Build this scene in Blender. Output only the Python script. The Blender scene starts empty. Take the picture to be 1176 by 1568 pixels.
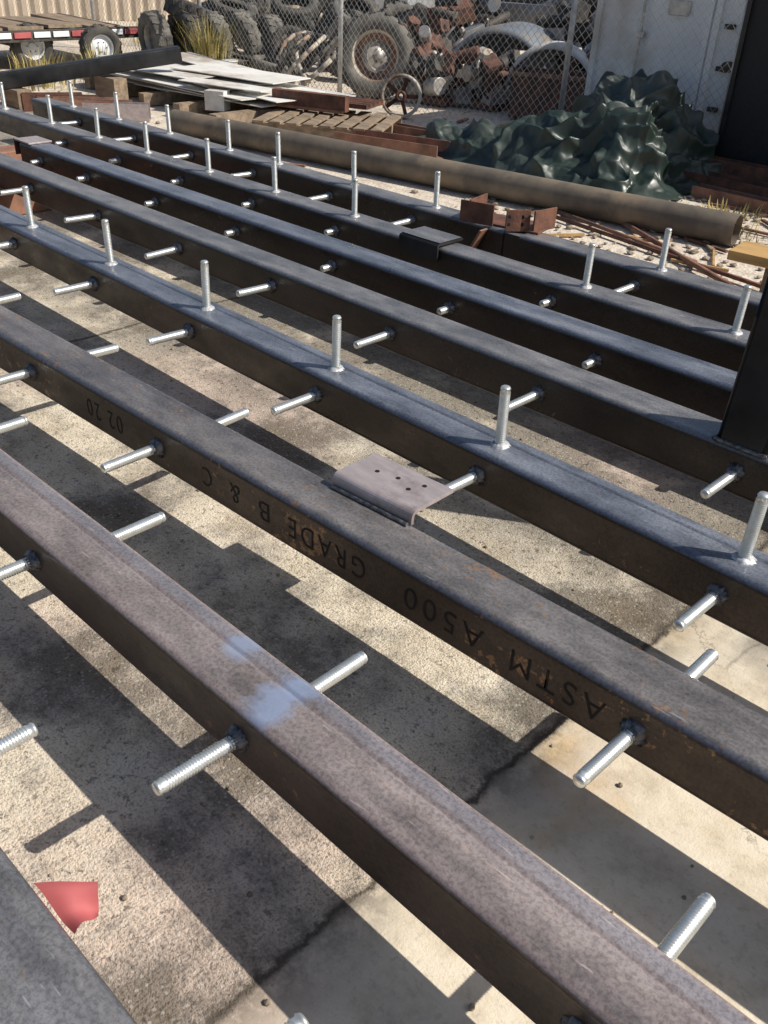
import bpy, bmesh, math, random
from mathutils import Vector, Matrix, noise
random.seed(7)
U=1.25
scene=bpy.context.scene
COL=scene.collection
# ---------------------------------------------------------------- materials
def new_mat(name):
    m=bpy.data.materials.new(name); m.use_nodes=True
    nt=m.node_tree; b=nt.nodes["Principled BSDF"]
    return m,nt,b
def N(nt,t,**kw):
    n=nt.nodes.new(t)
    for k,v in kw.items():
        if k in n.inputs: n.inputs[k].default_value=v
        else: setattr(n,k,v)
    return n
def ramp(nt,fac,stops):
    r=nt.nodes.new('ShaderNodeValToRGB'); e=r.color_ramp.elements
    while len(e)<len(stops): e.new(0.5)
    for i,(p,c) in enumerate(stops):
        e[i].position=p; e[i].color=(c if len(c)==4 else (*c,1)) if not isinstance(c,(int,float)) else (c,c,c,1)
    nt.links.new(fac,r.inputs[0]); return r.outputs[0]
def mix(nt,fac,a,b,mode='MIX'):
    n=nt.nodes.new('ShaderNodeMix'); n.data_type='RGBA'; n.blend_type=mode
    for s,v in ((n.inputs[0],fac),(n.inputs[6],a),(n.inputs[7],b)):
        if hasattr(v,'is_output'): nt.links.new(v,s)
        elif isinstance(v,(int,float)): s.default_value=v
        else: s.default_value=(*v[:3],1)
    return n.outputs[2]
def mth(nt,op,a,b=None,c=None):
    n=nt.nodes.new('ShaderNodeMath'); n.operation=op
    for i,v in enumerate((a,b,c)):
        if v is None: continue
        if hasattr(v,'is_output'): nt.links.new(v,n.inputs[i])
        else: n.inputs[i].default_value=v
    return n.outputs[0]
def coords(nt,scale=(1,1,1)):
    tc=N(nt,'ShaderNodeTexCoord'); mp=N(nt,'ShaderNodeMapping'); mp.inputs['Scale'].default_value=scale
    nt.links.new(tc.outputs['Object'],mp.inputs[0]); return mp.outputs[0]
def noi(nt,vec,scale,detail=3,rough=.6):
    n=N(nt,'ShaderNodeTexNoise'); n.inputs['Scale'].default_value=scale; n.inputs['Detail'].default_value=detail; n.inputs['Roughness'].default_value=rough
    nt.links.new(vec,n.inputs['Vector']); return n.outputs[0]
def bump(nt,b,h,strength,dist):
    n=N(nt,'ShaderNodeBump'); n.inputs['Strength'].default_value=strength; n.inputs['Distance'].default_value=dist
    nt.links.new(h,n.inputs['Height']); nt.links.new(n.outputs[0],b.inputs['Normal'])
def simple(name,c1,c2=None,rough=.6,metal=0,scale=8,bs=.3,bd=.01,stretch=(1,1,1),dirt=None,lo=.35,hi=.65):
    m,nt,b=new_mat(name)
    v=coords(nt,stretch); f=noi(nt,v,scale)
    c2=c2 or tuple(x*.7 for x in c1)
    col=ramp(nt,f,[(lo,c1),(hi,c2)])
    if dirt:
        f2=noi(nt,coords(nt),scale*.35,5,.7); col=mix(nt,ramp(nt,f2,[(.5,0),(.62,1)]),col,dirt)
    nt.links.new(col,b.inputs['Base Color'])
    b.inputs['Metallic'].default_value=metal
    rr=ramp(nt,f,[(.3,max(rough-.1,.02)),(.7,min(rough+.1,1))]); nt.links.new(rr,b.inputs['Roughness'])
    if bs:
        f3=noi(nt,v,scale*6,2); bump(nt,b,f3,bs,bd)
    return m

def steel(name,top1,top2,side,rust,cov=.36,rough=.38,metal=.4,patch=None,edge=None,ygrad=None):
    m,nt,b=new_mat(name)
    v=coords(nt,(.8,9,9)); v2=coords(nt); v3=coords(nt,(1,2.0,2.0))
    streak=noi(nt,v,2.6,3,.5); spots=noi(nt,v2,48,3,.65); big=noi(nt,v3,2.3,4,.6)
    top=ramp(nt,streak,[(.32,top1),(.66,top2)])
    cloud=noi(nt,v3,5.5,5,.7)
    top=mix(nt,.85,top,ramp(nt,cloud,[(.36,.48),(.60,1.0)]),'MULTIPLY')
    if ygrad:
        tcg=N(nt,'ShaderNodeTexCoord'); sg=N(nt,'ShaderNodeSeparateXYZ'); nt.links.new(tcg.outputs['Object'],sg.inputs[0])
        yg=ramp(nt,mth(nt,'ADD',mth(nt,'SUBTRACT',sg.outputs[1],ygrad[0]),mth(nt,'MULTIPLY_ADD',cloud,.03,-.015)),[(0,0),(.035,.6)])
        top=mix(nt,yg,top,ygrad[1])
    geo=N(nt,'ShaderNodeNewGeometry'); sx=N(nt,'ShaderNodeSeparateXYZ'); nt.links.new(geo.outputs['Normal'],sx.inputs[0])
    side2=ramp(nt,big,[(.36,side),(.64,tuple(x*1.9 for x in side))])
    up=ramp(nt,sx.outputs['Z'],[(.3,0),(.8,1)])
    col=mix(nt,up,side2,top)  # upward faces painted lighter for sky sheen; sides are browner steel
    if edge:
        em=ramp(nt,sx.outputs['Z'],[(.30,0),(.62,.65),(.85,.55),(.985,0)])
        col=mix(nt,em,col,edge)  # corner tint: painted highlight on A, painted shadow line on the other tubes
    mul=mth(nt,'MULTIPLY',spots,big)
    rm=ramp(nt,mul,[(cov,0),(cov+.04,.7)])
    col=mix(nt,rm,col,rust)
    fine=noi(nt,v2,150,2,.75)
    col=mix(nt,.65,col,ramp(nt,fine,[(.36,.45),(.58,1)]),'MULTIPLY')
    scr=noi(nt,coords(nt,(5,45,45)),3,2,.5)
    col=mix(nt,mth(nt,'MULTIPLY',ramp(nt,scr,[(.70,0),(.74,.35)]),up),col,tuple(min(1,x*1.8) for x in top1))
    rbase=ramp(nt,cloud,[(.35,rough-.10),(.65,rough+.16)])
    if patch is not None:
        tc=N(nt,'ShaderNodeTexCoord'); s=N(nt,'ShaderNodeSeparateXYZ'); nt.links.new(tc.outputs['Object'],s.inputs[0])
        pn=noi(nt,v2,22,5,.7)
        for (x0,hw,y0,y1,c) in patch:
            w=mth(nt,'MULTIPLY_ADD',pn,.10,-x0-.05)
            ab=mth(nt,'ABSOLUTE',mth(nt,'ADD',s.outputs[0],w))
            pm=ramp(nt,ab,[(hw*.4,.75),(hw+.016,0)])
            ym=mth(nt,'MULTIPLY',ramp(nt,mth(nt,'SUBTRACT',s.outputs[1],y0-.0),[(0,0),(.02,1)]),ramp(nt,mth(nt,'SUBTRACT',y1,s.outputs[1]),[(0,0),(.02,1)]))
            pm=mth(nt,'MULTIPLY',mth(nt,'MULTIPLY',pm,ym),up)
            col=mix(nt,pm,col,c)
    nt.links.new(col,b.inputs['Base Color']); nt.links.new(rbase,b.inputs['Roughness'])
    b.inputs['Metallic'].default_value=metal
    bump(nt,b,mix(nt,.5,fine,spots),.28,.0014)
    return m

M={}
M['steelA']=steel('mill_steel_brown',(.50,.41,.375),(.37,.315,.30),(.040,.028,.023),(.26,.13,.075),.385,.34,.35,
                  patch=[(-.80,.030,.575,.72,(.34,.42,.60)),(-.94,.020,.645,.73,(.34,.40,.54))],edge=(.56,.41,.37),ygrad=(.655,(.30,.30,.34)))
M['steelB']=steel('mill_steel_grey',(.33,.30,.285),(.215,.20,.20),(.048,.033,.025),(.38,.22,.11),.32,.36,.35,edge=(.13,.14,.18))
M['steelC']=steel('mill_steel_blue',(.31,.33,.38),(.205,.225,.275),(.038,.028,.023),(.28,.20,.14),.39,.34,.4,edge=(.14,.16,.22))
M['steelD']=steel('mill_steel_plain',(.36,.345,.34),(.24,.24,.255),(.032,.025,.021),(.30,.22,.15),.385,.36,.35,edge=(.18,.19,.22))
M['darktube']=simple('dark_tube_paint',(.012,.013,.015),(.03,.03,.032),.4,.3,6,.2,.002)
def zinc():
    m,nt,b=new_mat('zinc_plate'); v=coords(nt); f=noi(nt,v,60,3)
    nt.links.new(ramp(nt,f,[(.3,(.70,.70,.63)),(.7,(.84,.88,.90))]),b.inputs['Base Color'])
    b.inputs['Metallic'].default_value=.75; b.inputs['Roughness'].default_value=.34
    return m
M['zinc']=zinc()
M['weld']=simple('weld_bead',(.06,.06,.07),(.24,.23,.23),.35,.7,90,.5,.002)
M['weldw']=simple('weld_bead_white',(.60,.60,.60),(.30,.30,.33),.5,.3,90,.5,.002)
M['plate']=simple('mill_plate_pink',(.48,.41,.40),(.36,.31,.31),.42,.3,14,.2,.001,(1,3,3),dirt=(.28,.22,.21))
M['rust']=simple('rusty_steel',(.20,.085,.05),(.085,.045,.035),.75,.15,14,.5,.004)
M['rustl']=simple('rusty_steel_light',(.34,.17,.11),(.18,.10,.07),.8,.1,10,.5,.004)
M['pipe']=simple('weathered_pipe',(.20,.165,.12),(.11,.092,.075),.7,.15,5,.4,.003,(1,1,1),dirt=(.25,.19,.13))
M['ink_hole']=simple('stencil_hole_black',(.008,.005,.004),None,.75,0,20,0)
M['rubber']=simple('tire_rubber',(.04,.038,.036),(.10,.09,.077),.85,0,9,.5,.006)
M['rubberd']=simple('tire_rubber_dusty',(.19,.175,.15),(.07,.065,.06),.9,0,7,.5,.006)
M['white']=simple('white_paint',(.80,.83,.86),(.70,.73,.76),.5,0,2,0,.002,dirt=(.52,.49,.45))
M['sheet']=simple('pale_sheet',(.82,.80,.75),(.66,.63,.58),.6,.0,3,.2,.003,dirt=(.42,.36,.30))
M['wood']=simple('weathered_wood',(.34,.25,.17),(.17,.13,.09),.85,0,4,.5,.004,(1,6,6))
M['woody']=simple('fresh_wood',(.55,.34,.13),(.38,.23,.09),.75,0,4,.4,.003,(1,6,6))
M['orange']=simple('orange_paint',(.42,.14,.04),(.22,.09,.04),.6,0,6)
M['red']=simple('red_tag',(.46,.11,.11),(.38,.08,.085),.75,0,9,.1,.001)
M['blackscreen']=simple('black_screen',(.008,.008,.010),(.02,.02,.022),.7,0,40,.6,.004)
M['galv']=simple('galvanised_wire',(.55,.55,.53),(.38,.37,.36),.45,.5,20,0,.001)
M['grey']=simple('grey_blue_paint',(.20,.23,.27),(.12,.14,.17),.5,.1,3,.2,.003,dirt=(.26,.22,.17))
M['dark']=simple('dark_grease',(.035,.032,.03),(.10,.085,.07),.7,.2,10,.5,.01)
M['cream']=simple('cream_paint',(.60,.55,.47),(.44,.38,.31),.6,0,6,.3,.004,dirt=(.22,.13,.08))
M['alu']=simple('cast_aluminium',(.46,.44,.41),(.25,.22,.20),.5,.4,12,.5,.004)
M['wallm']=simple('beige_siding',(.66,.56,.43),(.50,.41,.31),.8,0,2,.2,.004)
M['glass']=simple('dusty_glass',(.06,.08,.10),(.12,.13,.14),.2,0,3,0,.001)
M['yellow']=simple('yellow_bucket',(.60,.46,.07),(.45,.33,.05),.5)
M['grassd']=simple('dry_grass',(.50,.39,.15),(.26,.24,.08),.8,0,9,0,.001)
M['tarp']=simple('tarp_green',(.016,.029,.024),(.028,.044,.037),.46,0,4,.3,.002,dirt=(.055,.068,.058))
M['stone']=simple('pebbles',(.40,.34,.26),(.20,.16,.12),.9,0,20,0)

def concrete():
    m,nt,b=new_mat('old_concrete'); v=coords(nt)
    tc=N(nt,'ShaderNodeTexCoord'); s=N(nt,'ShaderNodeSeparateXYZ'); nt.links.new(tc.outputs['Object'],s.inputs[0])
    n1=noi(nt,v,2.3,5,.65); n2=noi(nt,v,8,5,.7); n3=noi(nt,v,55,4,.75); n4=noi(nt,v,190,2,.7)
    base=ramp(nt,n2,[(.30,(.58,.49,.36)),(.5,(.78,.68,.53)),(.72,(.86,.78,.64))])
    base=mix(nt,ramp(nt,noi(nt,v,1.1,2,.5),[(.50,0),(.66,.6)]),base,(.70,.52,.44))
    base=mix(nt,ramp(nt,noi(nt,v,2.3,4,.6),[(.56,0),(.68,.7)]),base,(.68,.45,.19))
    wob=mth(nt,'MULTIPLY_ADD',n2,.07,.61-.035)
    wob=mth(nt,'ADD',wob,mth(nt,'MULTIPLY_ADD',n3,.012,-.006))
    xx=mth(nt,'ADD',s.outputs[0],wob)
    left=ramp(nt,xx,[(0.0,1),(.02,.12)])
    oil_shade=mth(nt,'MULTIPLY',ramp(nt,mth(nt,'ADD',n1,mth(nt,'MULTIPLY_ADD',n3,.34,-.17)),[(.46,0),(.58,.78)]),left)
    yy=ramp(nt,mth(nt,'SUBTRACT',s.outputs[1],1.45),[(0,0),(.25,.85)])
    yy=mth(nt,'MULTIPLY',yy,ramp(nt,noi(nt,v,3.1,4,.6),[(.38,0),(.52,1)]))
    oil_shade=mth(nt,'MAXIMUM',oil_shade,mth(nt,'MULTIPLY',yy,.8))  # adds painted shade behind beam C to the oil stains
    col=mix(nt,oil_shade,base,(.115,.105,.095))
    pa=mth(nt,'MULTIPLY_ADD',left,.75,.14)
    col=mix(nt,pa,col,ramp(nt,n3,[(.36,.30),(.46,1)]),'MULTIPLY')
    col=mix(nt,mth(nt,'MULTIPLY',left,.7),col,ramp(nt,n4,[(.38,.5),(.50,1)]),'MULTIPLY')
    vo=N(nt,'ShaderNodeTexVoronoi'); vo.inputs['Scale'].default_value=75; nt.links.new(v,vo.inputs['Vector'])
    pale=mth(nt,'MULTIPLY',ramp(nt,vo.outputs['Distance'],[(.16,.5),(.26,0)]),left)
    col=mix(nt,pale,col,(.62,.58,.52))
    ab=mth(nt,'ABSOLUTE',xx)
    j=ramp(nt,ab,[(.002,.9),(.010,0)])
    ab3=mth(nt,'ABSOLUTE',mth(nt,'ADD',xx,2.3))
    col=mix(nt,j,col,(.05,.035,.025)); col=mix(nt,ramp(nt,ab3,[(.004,.8),(.012,0)]),col,(.06,.045,.03))
    band=mth(nt,'MULTIPLY',ramp(nt,ab,[(.0,.8),(.12,0)]),ramp(nt,n2,[(.42,0),(.56,1)]))
    col=mix(nt,band,col,(.10,.08,.06))
    vc=N(nt,'ShaderNodeTexVoronoi',feature='DISTANCE_TO_EDGE'); vc.inputs['Scale'].default_value=.8
    wv=mix(nt,.16,v,n2,'ADD'); nt.links.new(wv,vc.inputs['Vector'])
    ck=mth(nt,'MULTIPLY',ramp(nt,vc.outputs['Distance'],[(.001,.6),(.004,0)]),ramp(nt,n1,[(.45,0),(.55,1)]))
    col=mix(nt,ck,col,(.10,.07,.05))
    nt.links.new(col,b.inputs['Base Color']); b.inputs['Roughness'].default_value=.92
    h=mix(nt,.45,n3,n4); bm=N(nt,'ShaderNodeBump'); bm.inputs['Distance'].default_value=.012
    nt.links.new(h,bm.inputs['Height']); nt.links.new(pa,bm.inputs['Strength']); nt.links.new(bm.outputs[0],b.inputs['Normal'])
    return m
def dirt():
    m,nt,b=new_mat('dirt_yard'); v=coords(nt)
    n1=noi(nt,v,1.2,4,.6); n2=noi(nt,v,14,5,.75); n3=noi(nt,v,60,2,.7)
    c=ramp(nt,n2,[(.32,(.44,.36,.28)),(.5,(.68,.59,.48)),(.7,(.78,.70,.59))])
    c=mix(nt,ramp(nt,n1,[(.5,0),(.66,.5)]),c,(.52,.41,.33))
    c=mix(nt,.5,c,ramp(nt,n3,[(.35,.45),(.5,1)]),'MULTIPLY')
    nt.links.new(c,b.inputs['Base Color']); b.inputs['Roughness'].default_value=.95
    bump(nt,b,n3,.6,.015); return m
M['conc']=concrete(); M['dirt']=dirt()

# ---------------------------------------------------------------- mesh builder
class MB:
    def __init__(s): s.bm=bmesh.new(); s.mats=[]
    def mi(s,k):
        m=M[k]
        if m not in s.mats: s.mats.append(m)
        return s.mats.index(m)
    def _fin(s,geomverts,k,mat,smooth=False):
        i=s.mi(k); fs=set()
        for v in geomverts:
            v.co=mat@v.co
            for f in v.link_faces: fs.add(f)
        for f in fs: f.material_index=i; f.smooth=smooth
    def box(s,c,size,k,rot=(0,0,0),mat=None,taper=None):
        g=bmesh.ops.create_cube(s.bm,size=1)['verts']
        m=Matrix.Translation(Vector(c))@Matrix.Rotation(rot[2],4,'Z')@Matrix.Rotation(rot[1],4,'Y')@Matrix.Rotation(rot[0],4,'X')@Matrix.Diagonal((*size,1))
        if taper:
            for v in g:
                if v.co.z>0: v.co.x*=taper[0]; v.co.y*=taper[1]
        s._fin(g,k,(mat@m) if mat else m)
        return g
    def cyl(s,p0,p1,r,k,seg=12,r2=None,caps=True,smooth=True):
        p0=Vector(p0);p1=Vector(p1);d=p1-p0
        g=bmesh.ops.create_cone(s.bm,cap_ends=caps,segments=seg,radius1=r,radius2=r if r2 is None else r2,depth=d.length)['verts']
        m=Matrix.Translation((p0+p1)/2)@d.to_track_quat('Z','Y').to_matrix().to_4x4()
        s._fin(g,k,m,False)
        if smooth:
            fs={f for v in g for f in v.link_faces}
            for f in fs:
                if len(f.verts)==4: f.smooth=True
    def rev(s,prof,k,mat,seg=32,closed=False,smooth=True,arc=(0,2*math.pi)):
        i=s.mi(k); full=abs(arc[1]-arc[0]-2*math.pi)<1e-6
        n=seg if full else seg+1; rows=[]
        for a in range(n):
            t=arc[0]+(arc[1]-arc[0])*a/seg
            rows.append([s.bm.verts.new(mat@Vector((r*math.cos(t),r*math.sin(t),z))) for r,z in prof])
        np_=len(prof)
        for a in range(seg):
            A=rows[a];B=rows[(a+1)%n]
            for q in range(np_ if closed else np_-1):
                f=s.bm.faces.new((A[q],B[q],B[(q+1)%np_],A[(q+1)%np_])); f.material_index=i; f.smooth=smooth
    def extrude(s,prof,mat,length,k,closed=True,smooth=False,nseg=1,cap=False):
        i=s.mi(k); rows=[]
        for a in range(nseg+1):
            rows.append([s.bm.verts.new(mat@Vector((length*a/nseg,y,z))) for y,z in prof])
        n=len(prof)
        for a in range(nseg):
            for q in range(n if closed else n-1):
                f=s.bm.faces.new((rows[a][q],rows[a+1][q],rows[a+1][(q+1)%n],rows[a][(q+1)%n])); f.material_index=i; f.smooth=smooth
        if cap:
            for r in (rows[0],rows[-1]):
                f=s.bm.faces.new(r); f.material_index=i
        return rows
    def quad(s,pts,k,smooth=False):
        f=s.bm.faces.new([s.bm.verts.new(Vector(p)) for p in pts]); f.material_index=s.mi(k); f.smooth=smooth
    def obj(s,name,bevel=0,wn=False,parent=None,solid=0):
        bmesh.ops.recalc_face_normals(s.bm,faces=s.bm.faces[:])
        me=bpy.data.meshes.new(name); s.bm.to_mesh(me); s.bm.free()
        for m in s.mats: me.materials.append(m)
        o=bpy.data.objects.new(name,me); COL.objects.link(o)
        if solid:
            q=o.modifiers.new('s','SOLIDIFY'); q.thickness=solid; q.offset=0
        if bevel:
            q=o.modifiers.new('b','BEVEL'); q.width=bevel; q.segments=2; q.limit_method='ANGLE'; q.angle_limit=math.radians(40)
        if wn:
            for p in me.polygons: p.use_smooth=True
            q=o.modifiers.new('w','WEIGHTED_NORMAL'); q.keep_sharp=True; q.weight=100
        if parent: o.parent=parent
        return o

TOP=.28; W=.125
# ---------------------------------------------------------------- ground
m=MB(); m.quad([(-90,-60,-.004),(90,-60,-.004),(90,120,-.004),(-90,120,-.004)],'dirt'); ground=m.obj('ground')
m=MB()
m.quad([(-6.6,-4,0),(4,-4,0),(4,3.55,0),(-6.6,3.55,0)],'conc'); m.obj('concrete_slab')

# ---------------------------------------------------------------- threaded stud (shared mesh)
def stud_mesh(L=.15,r=.0125,pitch=.0050,k='zinc'):
    m=MB(); prof=[(0.0001,0)]; z=0
    prof.append((r*.80,0)); n=int((L-.010)/pitch)
    for i in range(n):
        z=.003+i*pitch; prof.append((r*.79,z)); prof.append((r,z+pitch*.42)); prof.append((r,z+pitch*.58))
    prof.append((r*.82,L-.006)); prof.append((r,L-.0045)); prof.append((r*.78,L)); prof.append((.0001,L))
    m.rev(prof,k,Matrix(),seg=14,smooth=True)
    bmesh.ops.recalc_face_normals(m.bm,faces=m.bm.faces[:])
    me=bpy.data.meshes.new('threaded_stud'); m.bm.to_mesh(me); m.bm.free(); me.materials.append(M[k])
    return me
STUD=stud_mesh(); STUBS=stud_mesh(L=.055)
def weld_mesh(name,k,r=.0125,h=.006,w=.007):
    m=MB(); seg=28; bmv=m.bm; i=m.mi(k)
    rows=[]
    for a in range(seg):
        t=2*math.pi*a/seg; j=1+.22*math.sin(a*2.9)+random.uniform(-.2,.2)
        pr=[(r*.8,h*1.7*j),(r+w*.35,h*1.4*j),(r+w*.8*j,h*.7),(r+w*1.1*j,-.001)]
        rows.append([bmv.verts.new((q*math.cos(t),q*math.sin(t),z)) for q,z in pr])
    for a in range(seg):
        A=rows[a];B=rows[(a+1)%seg]
        for q in range(3):
            f=bmv.faces.new((A[q],B[q],B[q+1],A[q+1])); f.smooth=True
    bmesh.ops.recalc_face_normals(bmv,faces=bmv.faces[:])
    me=bpy.data.meshes.new(name); bmv.to_mesh(me); bmv.free(); me.materials.append(M[k]); return me
WD=weld_mesh('weld_dark','weld',h=.009,w=.011); WW=weld_mesh('weld_white','weldw',h=.005,w=.010)

def place(me,name,loc,direction,parent,tilt=0):
    o=bpy.data.objects.new(name,me); COL.objects.link(o)
    d=Vector(direction).normalized()
    q=d.to_track_quat('Z','Y').to_matrix().to_4x4()
    q=q@Matrix.Rotation(random.uniform(0,6.28),4,'Z')
    o.parent=parent; o.matrix_local=Matrix.Translation(Vector(loc))@q
    return o

def rrect(w,h,r,seg=7,seam=None,off=0):
    pts=[]
    for (cx,cz,a0) in ((w/2-r,-r,0),(-w/2+r,-r,90),(-w/2+r,-h+r,180),(w/2-r,-h+r,270)):
        for i in range(seg+1):
            a=math.radians(a0+90*i/seg); pts.append((cx+r*math.cos(a),cz+r*math.sin(a)))
        if a0==0 and seam is not None:
            s=seam
            for (dy,dz) in ((.010,0),(.005,.0012),(.0022,-.0028),(-.0022,-.0028),(-.005,.0012),(-.010,0)):
                pts.append((s+dy,dz))
    return pts
def beam(yl,xl,yr,xr,x0,x1,mat,seam=None,top=(),near=(),far=(),w=W,stub=False,z=TOP):
    k=(yr-yl)/(xr-xl); yc=lambda x: yl+k*(x-xl)
    m=MB(); ang=math.atan(k)
    T=Matrix.Translation((x0,yc(x0),z))@Matrix.Rotation(ang,4,'Z'); L=(x1-x0)/math.cos(ang)
    m.extrude(rrect(w,w,.017,7,seam),T,L,mat,smooth=True)
    inner=[(y,zz-.008) for y,zz in rrect(w-.016,w-.016,.010,7,None)]
    m.extrude(inner,T,L,mat,smooth=True)
    for side in (0,L):
        outp=[m.bm.verts.new(T@Vector((side,y,zz))) for y,zz in rrect(w,w,.017,7,None)]
        inp=[m.bm.verts.new(T@Vector((side,y,zz))) for y,zz in inner]
        n=len(outp)
        for q in range(n):
            f=m.bm.faces.new((outp[q],outp[(q+1)%n],inp[(q+1)%n],inp[q])); f.material_index=0
    o=m.obj('steel_tube_beam',wn=True)
    i=0
    for x in top:
        t=(random.uniform(-.02,.02),random.uniform(-.02,.02),1); i+=1
        place(STUD,'threaded_stud_top_%d'%i,(x,yc(x),z-.001),t,o); place(WW,'weld_top_%d'%i,(x,yc(x),z),(0,0,1),o)
    for lst,sg,nm in ((near,-1,'near'),(far,1,'far')):
        for x in lst:
            i+=1; y=yc(x)+sg*w/2; t=(random.uniform(-.03,.03),sg,random.uniform(-.03,.03))
            place(STUBS if stub else STUD,'threaded_stud_%s_%d'%(nm,i),(x,y-sg*.001,z-.062),t,o); place(WD,'weld_%s_%d'%(nm,i),(x,y,z-.062),(0,sg,0),o)
    return o,yc
bz,_=beam(.163,-3,.163,1,-4.2,1.6,'steelD',None,far=[-.435,-1.06,-1.68,-2.3,.2],near=[-1.06,-1.68])
ba,_=beam(.652,-3,.652,1,-4.6,1.6,'steelA',.020,near=[-.20,-.83,-1.47,-2.08,-2.70],far=[-.18,-.83,-1.435,-2.03,-2.65])
bb,ycB=beam(1.07,-2.7,1.12,-.2,-4.9,1.6,'steelB',None,near=[-.41,-1.70,-2.29,-2.87,-3.45,.2],far=[-.41,-1.70,-2.30,-2.87,-3.45,.2])
bc,_=beam(1.60,-3.4,1.553,-.45,-5.3,1.6,'steelC',.018,top=[-3.95,-3.38,-2.81,-2.25,-1.66,-1.09,-.48,.09],near=[.1,-.49,-1.10,-1.67,-2.26,-2.83,-3.42])
bd,_=beam(2.06,-4.7,2.04,-.6,-5.6,1.6,'steelD',None,near=[-.11,-.69,-1.275,-1.85,-2.43,-2.99,-3.58,-4.16])
be,_=beam(2.37,-4.7,2.365,-.9,-4.86,1.6,'steelC',None,near=[-.72,-1.30,-1.88,-2.46,-3.04,-3.62,-4.2,-4.65],stub=True)
bf,_=beam(2.70,-5.2,2.70,-1,-6.4,1.6,'steelD',None,top=[-5.8,-5.24,-4.74,-4.27,-3.75,-3.26,-2.75,-1.61,-1.06],near=[-1.7,-2.8,-3.35,-3.9,-4.45,-5.0],stub=True)
bg,_=beam(3.08,-5.2,3.09,-1,-6.08,-2.22,'steelD',None,top=[-5.67,-5.15,-4.63,-4.09,-3.69,-3.15,-2.64],near=[-2.72,-3.25,-3.82,-4.35,-4.9,-5.5])
bg2,_=beam(3.08,-5.2,3.09,-1,-2.14,1.6,'steelD',None,top=[-1.54],near=[-1.60,-.6])

# stencil on B
kB=math.atan((1.12-1.07)/2.5)
for body,xc,wd in (("ASTM",-.56,.19),("A500",-.81,.19),("GRADE",-1.12,.225),("B",-1.31,.034),("&",-1.41,.034),("C",-1.51,.034),("02 20",-1.93,.16)):
    tx=bpy.data.curves.new('stencil_text','FONT'); tx.body=body; tx.size=.070; tx.space_character=1.3; tx.align_x='CENTER'; tx.offset=-.0004
    to=bpy.data.objects.new('stencil_text',tx); COL.objects.link(to); tx.materials.append(M['ink_hole']); to.parent=bb
    bpy.context.view_layer.update(); sc=wd/max(to.dimensions.x,.001)
    to.matrix_local=Matrix.Translation((xc,ycB(xc)-W/2-.0008,TOP-.040))@Matrix.Rotation(kB,4,'Z')@Matrix.Rotation(math.pi,4,'Y')@Matrix.Rotation(math.pi/2,4,'X')@Matrix.Diagonal((sc,1,1,1))

# bent plate on B
m=MB()
def plate_strip(m,pts,x0,x1,th,k,mat=Matrix()):
    bot=[]
    for q,(y,z) in enumerate(pts):
        a=Vector(pts[max(q-1,0)]);b_=Vector(pts[min(q+1,len(pts)-1)]); d=(b_-a).normalized(); n=Vector((-d.y,d.x))
        bot.append((y-n.x*th,z-n.y*th))
    m.extrude(pts+bot[::-1],mat@Matrix.Translation((x0,0,0)),x1-x0,k,cap=True,nseg=1)
PX=Matrix.Translation((-1.105,1.15,TOP))@Matrix.Rotation(.05,4,'Z')@Matrix.Rotation(-.03,4,'X')
arc=[(.016*(1-math.cos(math.radians(a))),.016+.016*math.sin(math.radians(a))) for a in (0,18,36,54,72,90)]
plate_strip(m,[(0,.001)]+arc+[(.135,.032)],-.11,.11,.008,'plate',PX)
for (x,y) in ((-.05,.075),(.0,.085),(.045,.065),(.06,.10)):
    m.cyl(PX@Vector((x,y,.0322)),PX@Vector((x,y,.0328)),.0055,'ink_hole',16)  # black discs painted in for the dark inside the bolt holes
m.cyl(PX@Vector((-.105,-.006,.003)),PX@Vector((.105,-.006,.003)),.005,'weld',8)
m.obj('bent_bracket_plate',bevel=.0012)
m=MB(); plate_strip(m,[(2.622,TOP-.05),(2.622,TOP+.010),(2.628,TOP+.016),(2.77,TOP+.016)],-2.42,-2.22,.007,'darktube')
m.box((-2.32,2.70,TOP+.0185),(.195,.13,.004),'steelD'); m.obj('cap_plate',bevel=.001)
m=MB()
m.box((-2.36,3.02,TOP+.045),(.15,.008,.085),'rust',(0,0,.25)); m.box((-2.42,3.10,TOP+.045),(.008,.15,.085),'rust',(0,0,.2))
m.box((-2.18,3.06,TOP+.045),(.10,.008,.085),'rust',(0,0,.9)); m.box((-2.26,3.14,TOP+.005),(.30,.16,.008),'rust',(0,0,.2)); m.box((-2.12,3.16,TOP+.045),(.008,.13,.085),'rust',(0,0,-.1))
for dz in (.03,.06):
    m.cyl((-2.2,3.028,TOP+dz),(-2.21,3.036,TOP+dz),.008,'ink_hole',10); m.cyl((-2.165,3.07,TOP+dz),(-2.17,3.078,TOP+dz),.008,'ink_hole',10)  # holes drawn as black discs, their inner shade as flat colour
m.box((-2.18,3.08,TOP-.06),(.09,.10,.11),'steelD',(0,.0,0)); m.box((-2.33,3.00,TOP-.06),(.008,.06,.12),'rustl',(0,.5,.1))
m.obj('angle_bracket',bevel=.001)
m=MB(); m.box((-4.83,2.37,TOP+.006),(.16,.13,.008),'plate'); m.box((-4.91,2.37,TOP-.03),(.008,.13,.08),'rust'); m.obj('end_cap_bracket',bevel=.001)

# column on D
m=MB()
T=Matrix.Translation((-.697,2.045,TOP+.002))@Matrix.Rotation(-math.pi/2+.04,4,'Y')
m.extrude([(y,z+.0625) for y,z in rrect(.13,.13,.015,6)],T,.62,'darktube',smooth=True,cap=True)
m.cyl((-.762,1.98,TOP+.004),(-.63,1.98,TOP+.004),.006,'weld',8); m.cyl((-.763,1.98,TOP+.004),(-.763,2.11,TOP+.004),.006,'weld',8)
m.obj('square_tube_column',wn=True)

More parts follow.
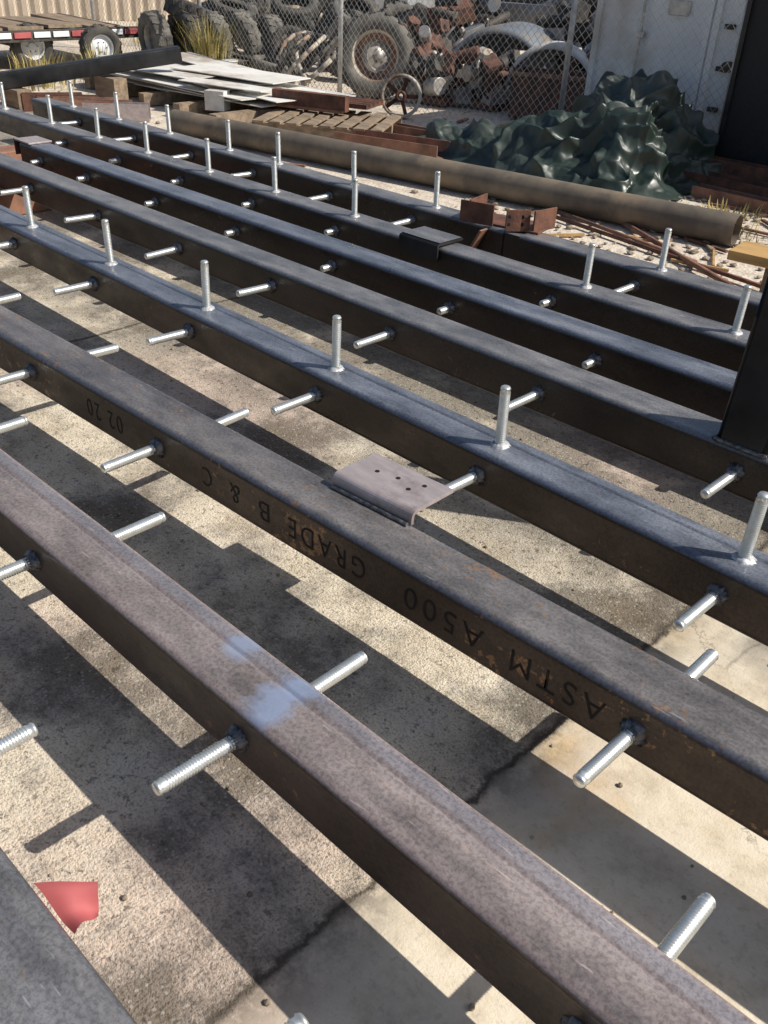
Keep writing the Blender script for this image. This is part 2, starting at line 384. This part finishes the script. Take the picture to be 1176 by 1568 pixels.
for x in (-4.62,-5.35,.85):
    m=MB(); m.box((x,1.6,.0765),(.16,3.6,.149),'rustl' if x<-4 else 'wood'); m.obj('support_timber',bevel=.006)

# red tag on Z
m=MB(); n=8; c0=(Vector((-.785,.232,.255)),Vector((-.732,.292,.255)),Vector((-.705,.272,.235)),Vector((-.700,.238,.232)))
g=[[None]*(n+1) for _ in range(n+1)]; i=m.mi('red')
for a in range(n+1):
    for b_ in range(n+1):
        s_,t_=a/n,b_/n; p=c0[0]*(1-s_)*(1-t_)+c0[1]*s_*(1-t_)+c0[2]*s_*t_+c0[3]*(1-s_)*t_
        p.z+=.006*math.sin(s_*5)*(.3+t_)+.005*math.sin(t_*7); g[a][b_]=m.bm.verts.new(p)
for a in range(n):
    for b_ in range(n):
        f=m.bm.faces.new((g[a][b_],g[a+1][b_],g[a+1][b_+1],g[a][b_+1])); f.smooth=True; f.material_index=i
m.obj('red_tag')

# ---------------------------------------------------------------- pipe
m=MB()
def pipe(m,p0,p1,r,k,th=.008,seg=40):
    p0=Vector(p0);p1=Vector(p1);d=p1-p0
    T=Matrix.Translation(p0)@d.to_track_quat('Z','Y').to_matrix().to_4x4(); L=d.length
    m.rev([(r,0),(r,L),(r-th,L),(r-th,0)],k,T,seg,closed=True,smooth=True)
pipe(m,(-5.9,3.98,.082),(-1.93,4.60,.082),.080,'pipe'); o=m.obj('long_round_pipe',wn=True)

def channel(m,x0,y0,x1,y1,z,w,h,k,th=.008):
    d=Vector((x1-x0,y1-y0,0)); L=d.length; T=Matrix.Translation((x0,y0,z))@Matrix.Rotation(math.atan2(d.y,d.x),4,'Z')
    pr=[(-w/2,0),(w/2,0),(w/2,h),(w/2-th,h),(w/2-th,th),(-w/2+th,th),(-w/2+th,h),(-w/2,h)]
    m.extrude(pr,T,L,k,cap=True)
for a in ((-2.95,5.72,.6,5.62,0,.14,.09,'rust'),(-2.6,5.45,.8,5.30,0,.10,.07,'rustl'),(-2.85,5.9,.4,5.95,0,.1,.15,'rust')):
    m=MB(); channel(m,*a); m.obj('rusty_channel')
m=MB(); channel(m,-4.95,4.72,-4.2,4.95,.0,.22,.10,'rustl'); channel(m,-4.9,5.0,-4.1,5.25,.0,.16,.05,'rust'); channel(m,-5.0,5.3,-4.3,5.4,0,.1,.08,'rustl'); m.obj('scrap_channel_pile')
m=MB(); T0=Matrix.Translation((-5.85,5.15,.15))@Matrix.Rotation(.36,4,'Z')
m.extrude([(-.16,0)]+[(-.16+.32*q/16,.012+(.02 if (q%4)<2 else 0)) for q in range(17)]+[(.16,0)],T0,.62,'rust',cap=True)
m.box((-5.60,5.00,.185),(.62,.07,.11),'rust',(0,0,.36)); m.box((-5.60,4.962,.13),(.62,.012,.02),'rustl',(0,0,.36)); m.obj('rusty_panel_stack')
m=MB(); R=Matrix.Translation((-5.35,4.98,0))@Matrix.Rotation(.55,4,'Z')
for q in range(3): m.box((0,-.32+.32*q,.05),(.95,.05,.07),'wood',mat=R)
for q in range(8):
    m.box((-.44+.125*q,0,.095),(.085,.74,.016),'wood',mat=R); 
for q in (0,3,7): m.box((-.44+.125*q,0,.008),(.085,.74,.015),'wood',mat=R)
m.obj('wood_pallet',bevel=.002)
m=MB()
for q in range(5): m.box((-8.0+.52*q,5.1-.05*q,.05),(.09,1.15,.09),'wood',(0,0,.1*random.uniform(-1,1)))
for q in range(11):
    a=random.uniform(-.18,.12); lx=random.uniform(1.1,2.2); ly=random.uniform(.45,1.0)
    m.box((-7.15+random.uniform(-.45,.55),5.1+random.uniform(-.2,.25),.10+.010*q),(lx,ly,.006),random.choice(['sheet','sheet','cream','sheet','sheet']),(random.uniform(-.012,.012),random.uniform(-.01,.01),a))
m.box((-6.3,4.75,.225),(.75,.22,.006),'sheet',(.0,.02,.35)); m.box((-7.3,4.75,.222),(1.2,.3,.006),'sheet',(0,.0,.12)); m.box((-7.4,5.4,.232),(1.3,.35,.006),'sheet',(0,.015,-.1))
m.box((-6.7,5.2,.236),(1.1,.5,.006),'sheet',(0,.01,.2))
m.box((-6.25,4.62,.13),(.16,.12,.14),'sheet',(0,0,.5))
m.obj('sheet_metal_stack')
m=MB(); p0=Vector((-7.6,3.35,.16)); p1=Vector((-7.05,4.85,.36)); d=p1-p0
T=Matrix.Translation(p0)@d.to_track_quat('X','Z').to_matrix().to_4x4()
m.extrude([(y,z+.06) for y,z in rrect(.12,.12,.012,4)],T,d.length,'darktube',smooth=True)
m.extrude([(y,z+.052) for y,z in rrect(.104,.104,.008,4)],T,d.length,'darktube',smooth=True)
outp=rrect(.12,.12,.012,4); inp=rrect(.104,.104,.008,4)
for q in range(len(outp)):
    a,b_=outp[q],outp[(q+1)%len(outp)]; c_,e=inp[(q+1)%len(inp)],inp[q]
    m.quad([T@Vector((d.length,a[0],a[1]+.06)),T@Vector((d.length,b_[0],b_[1]+.06)),T@Vector((d.length,c_[0],c_[1]+.052)),T@Vector((d.length,e[0],e[1]+.052))],'alu')
m.box((-7.50,3.6,.065),(.3,.12,.13),'wood'); m.box((-7.25,4.3,.10),(.3,.12,.20),'wood')
m.obj('square_steel_tube')

# ---------------------------------------------------------------- tarp
def tarp():
    lob=[(-3.15,5.80,.56,.46,.34),(-2.92,5.36,.40,.30,.26),(-3.35,5.25,.33,.36,.24),(-3.85,5.28,.22,.36,.22),(-4.32,5.33,.18,.26,.20),(-2.95,5.80,.44,.22,.28),(-2.80,5.2,.27,.17,.13)]
    lob=[(-4.5+(x+4.5)*.87,y,h,sx*.88,sy) for x,y,h,sx,sy in lob]
    m=MB(); i=m.mi('tarp'); nx,ny=420,280; X0,X1,Y0,Y1=-4.85,-2.50,4.85,6.07
    Hh={};P={}
    for a in range(nx+1):
        for c in range(ny+1):
            x=X0+(X1-X0)*a/nx; y=Y0+(Y1-Y0)*c/ny
            p=Vector((x,y,0))
            wx=x+.14*noise.noise(p*3.4); wy=y+.12*noise.noise(p*3.4+Vector((9,2,4)))
            s=0
            for (lx,ly,h,sx,sy) in lob:
                d=((wx-lx)/sx)**2+((wy-ly)/sy)**2
                s+=(h*math.exp(-(d**1.35)*.55))**4
            Hh[a,c]=s**.25; P[a,c]=p
    dx_=(X1-X0)/nx; dy_=(Y1-Y0)/ny; vs={}
    def crest(u,pw=1.15):   # creased crest, broad valley
        t=abs(math.sin(u)); return (1-t)**pw
    for (a,c),h in Hh.items():
        if h<.012 or a in(0,nx) or c in(0,ny): continue
        gx=(Hh[a+1,c]-Hh[a-1,c])/(2*dx_); gy=(Hh[a,c+1]-Hh[a,c-1])/(2*dy_)
        n=Vector((-gx*.6,-gy*.6,1)).normalized()
        q=P[a,c]+Vector((0,0,h*1.1))
        wq=Vector((noise.noise(q*1.7),noise.noise(q*1.7+Vector((5,5,5))),noise.noise(q*1.7+Vector((1,7,5)))))
        w2=Vector((noise.noise(q*4.5),noise.noise(q*4.5+Vector((4,1,5))),noise.noise(q*4.5+Vector((9,1,2)))))
        p1=(q.x*.75+q.y*.65+q.z*.5)*7+wq.x*6+w2.x*1.6
        p2=(q.x*.85-q.y*.5+q.z*.4)*8+wq.y*7+w2.y*1.7
        p3=(-q.x*.3+q.y*.6+q.z*.95)*13+wq.z*8+w2.z*2.2
        p4=(q.x*.9+q.y*.3-q.z*.6)*21+wq.x*9+w2.y*4
        m1=.5+.5*math.tanh(4*noise.noise(q*2.3+Vector((11,0,0)))); m2=.5+.5*math.tanh(4*noise.noise(q*3.0+Vector((0,17,0)))); m3=max(0,noise.noise(q*3.7+Vector((5,0,9)))*2)
        k=min(1,h/.10)
        f=.085*crest(p1)*m1+.075*crest(p2)*(1-m1)+.045*crest(p3)*m2+.020*crest(p4,1.0)*m3
        cell,_=noise.voronoi(q*7+w2*.8)
        f+=.020*min(1,(cell[1]-cell[0])*1.6)+.004*noise.noise(q*26)
        big=.06*noise.noise(q*4.0)
        d=P[a,c]+Vector((0,0,h))+n*(k*(f-.05+big))
        d.z=max(d.z,.006)
        vs[a,c]=m.bm.verts.new(d)
    for a in range(nx):
        for c in range(ny):
            ks=((a,c),(a+1,c),(a+1,c+1),(a,c+1))
            if all(t in vs for t in ks):
                f=m.bm.faces.new([vs[t] for t in ks]); f.smooth=True
    return m.obj('crumpled_tarp')
tarp()

# ---------------------------------------------------------------- fence
FY=6.13
m=MB(); Hf=1.25; x0,x1=-12.5,3.0; st=.062; g=m.mi('galv')
def wire(p0,p1,r=.0019):
    p0=Vector(p0);p1=Vector(p1);d=(p1-p0).normalized(); u=Vector((0,1,0)); w_=d.cross(u)
    A=[];B=[]
    for t in (0,2.094,4.188):
        o=u*math.cos(t)*r+w_*math.sin(t)*r; A.append(m.bm.verts.new(p0+o)); B.append(m.bm.verts.new(p1+o))
    for q in range(3):
        f=m.bm.faces.new((A[q],B[q],B[(q+1)%3],A[(q+1)%3])); f.material_index=g
x=x0-Hf
while x<x1:
    for sg in (1,-1):
        xa,xb=(x,x+Hf*.95) if sg==1 else (x+Hf*.95,x)
        wire((xa,FY+.001*sg,.02),(xb,FY+.001*sg,Hf))
    x+=st
for px in (-10.6,-8.55,-6.50,-4.12,-2.86,-.8,1.3):
    m.cyl((px,FY+.03,0),(px+.0,FY+.03,Hf+.05),.022 if px not in(-2.86,) else .015,'galv',10)
m.cyl((x0,FY+.03,Hf),(x1,FY+.03,Hf),.016,'galv',8)
m.obj('chain_link_fence')

m=MB(); m.box((-1.22,FY-.03,.66),(3.2,.012,1.22),'blackscreen'); 
for xx_ in (-2.81,-1.22,.37): m.box((xx_,FY-.045,.66),(.03,.03,1.26),'darktube')
for z in (.04,1.28): m.box((-1.22,FY-.045,z),(3.24,.03,.03),'darktube')
m.obj('black_privacy_screen')

m=MB(); cx0,cx1,cy0=-4.10,-2.35,6.42
m.box(((cx0+cx1)/2,cy0+1.2,.80),(cx1-cx0,2.4,1.45),'white')
m.box(((cx0+cx1)/2,cy0+.01,.06),(cx1-cx0+.04,.1,.10),'white')
for xx_ in (cx0+.03,-3.22,-3.16,cx1-.03): m.box((xx_,cy0-.008,.80),(.045,.03,1.45),'white')
for xx_ in (-3.7,-2.95,-2.75):
    m.cyl((xx_,cy0-.035,.1),(xx_,cy0-.035,1.5),.012,'galv',8)
    for z in (.3,.75,1.15): m.box((xx_,cy0-.03,z),(.06,.035,.04),'galv')
for z in (.35,.6,.85,1.1): m.box((-3.06,cy0-.02,z),(.07,.03,.03),'dark')
m.box((-3.45,cy0-.012,.93),(.16,.01,.09),'galv'); m.cyl((-3.0,cy0-.03,.62),(-3.0,cy0-.09,.62),.035,'dark',12)
m.obj('white_shipping_container',bevel=.004)

# ---------------------------------------------------------------- tires
def tire(m,c,axis,R,w,k='rubber',rim=None,lugs=36,hole=.58):
    T=Matrix.Translation(Vector(c))@Vector(axis).to_track_quat('Z','Y').to_matrix().to_4x4()
    ri=R*hole; h=w/2
    pr=[(ri,-h*.72),(ri*1.06,-h*.9),((R+ri)/2,-h*1.08),(R*.93,-h*.95),(R*.985,-h*.75),(R,-h*.3),(R,h*.3),(R*.985,h*.75),(R*.93,h*.95),((R+ri)/2,h*1.08),(ri*1.06,h*.9),(ri,h*.72),(ri*1.04,h*.6),((R+ri)/2,h*.95),(R*.93,0),((R+ri)/2,-h*.95),(ri*1.04,-h*.6)]
    m.rev(pr,k,T,40,closed=True,smooth=True)
    for q in range(lugs):
        a=2*math.pi*q/lugs; s=1 if q%2 else -1
        m.box((R*1.0,0,s*h*.48),(R*.045,R*2*math.pi/lugs*.75,h*.85),k,(.35*s,0,0),mat=T@Matrix.Rotation(a,4,'Z'))
    if rim:
        m.rev([(ri*1.03,-h*.7),(ri*.93,-h*.62),(ri*.88,0),(ri*.93,h*.62),(ri*1.03,h*.7)],rim,T,32)
        m.rev([(ri*.90,h*.1),(ri*.6,h*.35),(ri*.35,h*.3),(ri*.3,h*.55),(.001,h*.55)],rim,T,24)
        for q in range(6):
            a=math.pi/3*q; p=T@Vector((ri*.45*math.cos(a),ri*.45*math.sin(a),h*.32)); p2=T@Vector((ri*.45*math.cos(a),ri*.45*math.sin(a),h*.5)); m.cyl(p,p2,ri*.05,'dark',6)
m=MB(); TC=(-6.34,6.45,.345); tire(m,TC,(.62,-.78,.12),.345,.20,'rubberd',None,34,.60)
T=Matrix.Translation(TC)@Vector((.62,-.78,.12)).to_track_quat('Z','Y').to_matrix().to_4x4()
m.rev([(.215,-.07),(.20,-.06),(.185,0),(.20,.06),(.215,.07)],'cream',T,36)
m.rev([(.185,-.02),(.16,-.03),(.135,-.03)],'rustl',T,36)
m.obj('tractor_tire')
m=MB(); c=Vector((-5.48,5.88,.165)); ax=Vector((.60,-.78,.10)); T=Matrix.Translation(c)@ax.to_track_quat('Z','Y').to_matrix().to_4x4()
m.rev([(.165,-.045),(.165,.045),(.145,.045),(.138,0),(.145,-.045)],'cream',T,36,closed=True); m.rev([(.045,-.05),(.045,.05),(.02,.05),(.02,-.05)],'rust',T,18,closed=True)
for q in range(5):
    a=2*math.pi*q/5; m.cyl(T@Vector((.03*math.cos(a),.03*math.sin(a),0)),T@Vector((.145*math.cos(a),.145*math.sin(a),0)),.016,'rust',8)
m.obj('rusty_spoked_wheel')
P=[(-8.75,5.75,.26,(.2,1,.1)),(-8.62,6.0,.27,(.1,1,-.1)),(-8.55,6.28,.26,(0,1,.05)),(-8.45,6.55,.27,(-.1,1,.15)),(-8.3,6.85,.25,(.3,1,.0)),(-8.15,7.1,.26,(.5,-.8,.2)),(-7.85,6.75,.22,(.6,-.7,.3)),(-8.9,6.4,.27,(.9,.2,.2)),(-8.9,7.1,.28,(.5,.6,.1)),(-9.3,6.9,.28,(.1,1,.1)),(-8.0,7.6,.27,(.8,.4,.1)),(-7.6,7.6,.25,(.7,-.7,.1)),(-9.5,7.6,.3,(.6,-.6,.1)),
   (-7.35,7.05,.27,(.3,-.9,.3)),(-7.5,8.3,.3,(.7,-.7,.2)),(-8.4,8.0,.3,(.2,-.9,.2)),(-7.0,7.15,.24,(.9,-.4,.1)),(-8.9,8.3,.32,(.6,-.7,.1)),(-8.2,8.7,.3,(.8,-.5,.1)),(-9.9,8.1,.3,(.3,1,.1))]
for (x,y,R,ax) in P:
    m=MB(); tire(m,(x,y,R+.01),ax,R,.17,random.choice(['rubberd','rubber','rubber']),None if random.random()<.6 else 'alu',32); m.obj('scrap_tire')
for (x,y,z,ax) in ((-8.2,6.3,.09,(.15,.1,1)),(-7.75,6.45,.08,(.15,.1,1)),(-8.6,6.6,.52,(.3,.1,1)),(-8.7,6.15,.52,(.15,.3,1)),(-8.3,7.2,.58,(.4,-.3,1)),(-7.7,7.5,.55,(.5,-.3,.8)),(-9.2,7.4,.60,(.3,.3,1))):
    m=MB(); tire(m,(x,y,z),ax,.25,.16,random.choice(['rubberd','rubber']),None,32); m.obj('scrap_tire')
m=MB()
for s in range(4):
    pts=[Vector((-7.6+.35*s*.4+.28*math.cos(t*.5+s),6.6+.3*math.sin(t*.45+s),.05+.35*abs(math.sin(t*.33+s*.6)))) for t in range(14)]
    for a,b_ in zip(pts,pts[1:]): m.cyl(a,b_,.022,'cream' if s%2 else 'dark',8)
m.obj('hose_tangle')
m=MB()
m.box((-9.95,4.3,.31),(1.3,3.2,.04),'grey'); m.box((-9.28,4.3,.30),(.05,3.2,.10),'dark')
for q in range(16): m.box((-9.245,2.8+.2*q,.31),(.01,.17,.05),'red' if q%3==0 else 'white')
for y in (3.9,4.9): m.box((-9.9,y,.2),(1.1,.08,.14),'dark')
for y in (4.75,5.30): tire(m,(-9.05 if y>5 else -9.4,y,.2),(1,-.15,0),.2,.13,'rubber','white',30)
for q in range(7): m.box((-9.9,3.0+.42*q,.36),(1.2,.36,.03),'wood',(0,random.uniform(-.02,.02),random.uniform(-.03,.03)))
m.obj('flatbed_trailer',bevel=.003)
m=MB(); m.box((-8.1,3.45,.10),(.45,.40,.18),'orange',(0,0,.2)); m.cyl((-8.0,3.3,.2),(-7.9,3.6,.22),.07,'rust',14); m.box((-7.6,3.2,.15),(.2,.25,.2),'rust',(0,.3,.5)); m.obj('orange_machine_part',bevel=.01)
m=MB()
for q in range(5):
    channel(m,-7.3+.14*q,3.55+.05*q,-7.1+.17*q,3.95+.04*q,.0,.10,.12,random.choice(['rust','rustl','plate']))
m.obj('angle_iron_offcuts')

def blob_engine(name,c,s,cols):
    m=MB(); x,y,z=c
    for q in range(16):
        m.box((x+random.uniform(-.18,.18)*s,y+random.uniform(-.18,.18)*s,z+random.uniform(.06,.40)*s),(random.uniform(.06,.18)*s,random.uniform(.06,.16)*s,random.uniform(.05,.16)*s),random.choice(cols),(random.uniform(-.4,.4),random.uniform(-.4,.4),random.uniform(0,3)),taper=(random.uniform(.5,1),random.uniform(.5,1)))
    for q in range(14):
        p=Vector((x+random.uniform(-.2,.2)*s,y+random.uniform(-.2,.2)*s,z+random.uniform(.08,.42)*s)); d=Vector((random.uniform(-1,1),random.uniform(-1,1),random.uniform(-.5,.5))).normalized()*random.uniform(.03,.16)*s
        m.cyl(p-d,p+d,random.uniform(.02,.07)*s,random.choice(cols),14)
    for q in range(8):
        p=Vector((x+random.uniform(-.2,.2)*s,y+random.uniform(-.2,.2)*s,z+.1*s))
        for t in range(7):
            p2=p+Vector((random.uniform(-.05,.05),random.uniform(-.05,.05),random.uniform(-.02,.07)))*s; m.cyl(p,p2,.010*s,random.choice(['dark','alu']),6); p=p2
    m.box((x,y,z+.04),(.4*s,.3*s,.06),'rust'); 
    return m.obj(name,bevel=.006)
blob_engine('scrap_engine',(-5.85,6.75,0),1.1,['alu','dark','dark','rust'])
blob_engine('scrap_engine',(-5.45,6.95,0),1.05,['alu','rust','cream','dark'])
blob_engine('scrap_engine',(-6.9,7.7,0),1.5,['rust','dark','dark','alu'])
blob_engine('scrap_gearbox',(-7.2,8.6,.1),1.7,['rust','dark','grey','dark'])
blob_engine('scrap_engine',(-5.4,8.6,.2),1.7,['grey','dark','alu','dark'])
blob_engine('scrap_engine',(-4.9,7.4,0),1.1,['dark','cream','rust'])
m=MB(); R=Matrix.Translation((-4.75,6.95,0))@Matrix.Rotation(.45,4,'Z')
m.box((0,-.2,.19),(.62,.015,.34),'rust',mat=R);m.box((0,.2,.19),(.62,.015,.34),'rust',mat=R);m.box((-.31,0,.19),(.015,.4,.34),'rust',mat=R);m.box((.31,0,.19),(.015,.4,.34),'rust',mat=R);m.box((0,0,.02),(.62,.4,.015),'rust',mat=R)
m.box((0,-.212,.35),(.66,.03,.03),'rustl',mat=R); m.obj('rusty_steel_bin',bevel=.003)
def fender(name,c,rotz,r,wd,k,a0=0,a1=180,tilt=0):
    m=MB(); T=Matrix.Translation(c)@Matrix.Rotation(rotz,4,'Z')@Matrix.Rotation(tilt,4,'Y')@Matrix.Rotation(math.pi/2,4,'X')
    pr=[(r*.55,-wd/2),(r*.85,-wd/2),(r*.97,-wd*.45),(r,-wd*.3),(r,wd*.3),(r*.97,wd*.45),(r*.9,wd/2)]
    m.rev(pr,k,T,28,arc=(math.radians(a0),math.radians(a1)))
    return m.obj(name,solid=.008)
fender('white_truck_fender',(-5.05,7.35,.12),.5,.42,.34,'white',5,175)
fender('grey_truck_hood',(-5.9,7.85,.02),.35,.58,.9,'grey',10,170)
fender('grey_truck_hood',(-4.8,8.6,.1),.2,.62,1.1,'grey',10,170,.1)
def truck(name,c,rotz,k,s=1.0):
    m=MB(); R=Matrix.Translation(c)@Matrix.Rotation(rotz,4,'Z')@Matrix.Scale(s,4)
    m.box((0,0,.42),(2.9,1.15,.34),k,mat=R); m.box((.15,0,.80),(1.0,1.08,.46),k,mat=R,taper=(.78,.86))
    m.box((.15,-.505,.79),(.72,.06,.28),'glass',(.12,0,0),mat=R); m.box((.15,.505,.79),(.72,.06,.28),'glass',(-.12,0,0),mat=R)
    m.box((.60,0,.79),(.06,.86,.30),'glass',(0,-.22,0),mat=R)
    m.box((-.95,0,.60),(.95,.95,.06),'dark',mat=R); m.box((1.47,0,.33),(.06,1.2,.12),'alu',mat=R); m.box((1.455,0,.48),(.03,.8,.14),'dark',mat=R)
    for y in (-.4,.4): m.cyl(R@Vector((1.44,y,.48)),R@Vector((1.475,y,.48)),.07*s,'white',16)
    for x in (-.95,.95):
        for y in (-.55,.55):
            tire(m,R@Vector((x,y,.25)),R.to_3x3()@Vector((0,-1 if y<0 else 1,0)),.25*s,.16*s,'rubber','alu',24)
            m.rev([(.30,-.05),(.30,.05),(.25,.05)],'dark',R@Matrix.Translation((x,y*1.03,.27))@Matrix.Rotation(math.pi/2,4,'X'),16,arc=(0,math.pi))
    return m.obj(name,bevel=.02)
truck('old_pickup_truck',(-6.6,10.2,0),.5,'grey',1.15)
truck('old_pickup_truck',(-9.6,10.6,0),2.6,'white',1.2)
truck('old_pickup_truck',(-3.6,11,0),.3,'grey',1.3)
m=MB(); a=Vector((-17.5,2.7,0)); b_=Vector((-6.5,18.5,0)); d=b_-a; L=d.length; T=Matrix.Translation(a)@Matrix.Rotation(math.atan2(d.y,d.x),4,'Z')
pr=[];n=int(L/.09)
for q in range(n):
    y=0 if q%2 else .03
    for e in (0,.065): pr.append((q*.09+e,y))
g=m.mi('wallm'); lo=[m.bm.verts.new(T@Vector((x,y,0))) for x,y in pr]; hi=[m.bm.verts.new(T@Vector((x,y,1.9))) for x,y in pr]
for q in range(len(pr)-1): m.bm.faces.new((lo[q],lo[q+1],hi[q+1],hi[q])).material_index=g
m.obj('corrugated_metal_wall',solid=.01)

def tuft(m,c,n,h,sp):
    for q in range(n):
        a=random.uniform(0,6.28); r=random.random()*sp; b0=Vector((c[0]+r*math.cos(a),c[1]+r*math.sin(a),0)); hh=h*random.uniform(.5,1); lean=Vector((math.cos(a),math.sin(a),0))*hh*random.uniform(.1,.6)
        w_=Vector((-math.sin(a),math.cos(a),0))*.006; p1=b0+lean*.35+Vector((0,0,hh*.6)); p2=b0+lean+Vector((0,0,hh))
        m.quad([b0-w_,b0+w_,p1+w_*.7,p1-w_*.7],'grassd'); m.quad([p1-w_*.7,p1+w_*.7,p2+w_*.1,p2-w_*.1],'grassd')
m=MB()
for c,n,h,sp in (((-8.15,5.95),260,.55,.18),((-8.6,5.0),120,.3,.25),((-9.0,4.6),90,.22,.3),((-8.3,4.3),100,.18,.35),((-2.2,5.05),70,.09,.25),((-1.7,5.0),60,.08,.3),((-3.3,4.75),40,.06,.3),((-10.5,7),120,.4,.6),((-7.2,6.1),50,.15,.3),((-2.0,4.75),40,.06,.2)): tuft(m,c,n,h,sp)
m.obj('dry_weeds')
m=MB()
def inzone():
    while True:
        x=random.uniform(-9.5,1.0); y=random.uniform(3.3,8.5)
        if random.random()<.5: x=random.uniform(-3.4,-.9); y=random.uniform(3.4,5.4)
        return x,y
for q in range(1300):
    x,y=inzone(); s=random.uniform(.005,.02)
    g=bmesh.ops.create_icosphere(m.bm,subdivisions=1,radius=s)['verts']
    for v in g: v.co=Vector((x,y,s*.3))+Vector((v.co.x*random.uniform(.8,1.5),v.co.y*random.uniform(.8,1.5),v.co.z*.6))
for q in range(300):
    x=random.uniform(-4.5,.5); y=random.uniform(-.2,2.2); s=random.uniform(.002,.006)
    g=bmesh.ops.create_icosphere(m.bm,subdivisions=1,radius=s)['verts']
    for v in g: v.co=Vector((x,y,s*.4))+v.co
m.mi('stone'); m.obj('gravel')
m=MB()
for q in range(110):
    x,y=inzone(); L=random.uniform(.06,.3); a=random.uniform(0,3.1); m.box((x,y,.01),(L,random.uniform(.01,.03),.012),random.choice(['wood','rust','rustl','woody']),(0,0,a))
m.obj('scrap_debris')
m=MB()
m.cyl((-3.1,4.45,.015),(-1.9,4.15,.015),.011,'rustl',8); m.cyl((-2.9,4.3,.015),(-1.3,4.0,.02),.011,'rust',8); m.cyl((-2.7,4.6,.015),(-1.6,3.9,.03),.014,'rustl',8); m.obj('rusty_rods')
m=MB(); m.box((-1.30,3.88,.20),(.6,.20,.04),'woody',(0,0,.1)); m.box((-1.35,3.9,.09),(.2,.16,.18),'wood',(0,0,.1)); m.obj('wood_block',bevel=.003)
m=MB(); m.cyl((-7.95,6.05,0),(-7.95,6.05,.16),.06,'yellow',20,r2=.075); m.cyl((-7.95,6.05,.15),(-7.95,6.05,.165),.08,'white',20); m.obj('yellow_bucket')

# ---------------------------------------------------------------- scale to metres
for o in list(COL.objects):
    if o.parent is None:
        o.location=o.location*U; o.scale=o.scale*U
# ---------------------------------------------------------------- light
el=math.atan2(1,math.hypot(.95,.57)); az=math.atan2(.57,.95)
S=Vector((.95,.57,1)).normalized()
sun=bpy.data.lights.new('sun','SUN'); sun.energy=5; sun.angle=math.radians(.5); sun.color=(1,.95,.86)
so=bpy.data.objects.new('sun',sun); COL.objects.link(so); so.rotation_euler=(-S).to_track_quat('-Z','Y').to_euler()
w=bpy.data.worlds.new("World"); scene.world=w; w.use_nodes=True; nt=w.node_tree
sky=nt.nodes.new('ShaderNodeTexSky'); sky.sky_type='NISHITA'; sky.sun_disc=False; sky.sun_elevation=el; sky.sun_rotation=math.pi/2-az
sky.dust_density=2.0
bg_=nt.nodes['Background']; bg_.inputs['Strength'].default_value=.095; nt.links.new(sky.outputs[0],bg_.inputs[0])
# ---------------------------------------------------------------- camera
f=1394.;p,r,y=[math.radians(v) for v in (32.47,2.76,42.82)]
fwd=Vector((-math.sin(y)*math.cos(p),math.cos(y)*math.cos(p),-math.sin(p))); right=Vector((math.cos(y),math.sin(y),0)); up=right.cross(fwd)
a=math.cos(r)*right+math.sin(r)*up; b_=math.cos(r)*up-math.sin(r)*right
cam=bpy.data.cameras.new('camera'); cam.sensor_fit='VERTICAL'; cam.sensor_height=24; cam.lens=f/1568*24; cam.clip_end=500; cam.clip_start=.02
co=bpy.data.objects.new('camera',cam); COL.objects.link(co)
mm=Matrix((a,b_,-fwd)).transposed().to_4x4(); mm.translation=Vector((0,0,1.28*U)); co.matrix_world=mm
scene.camera=co
scene.view_settings.view_transform='Standard'; scene.view_settings.look='None'; scene.view_settings.exposure=0
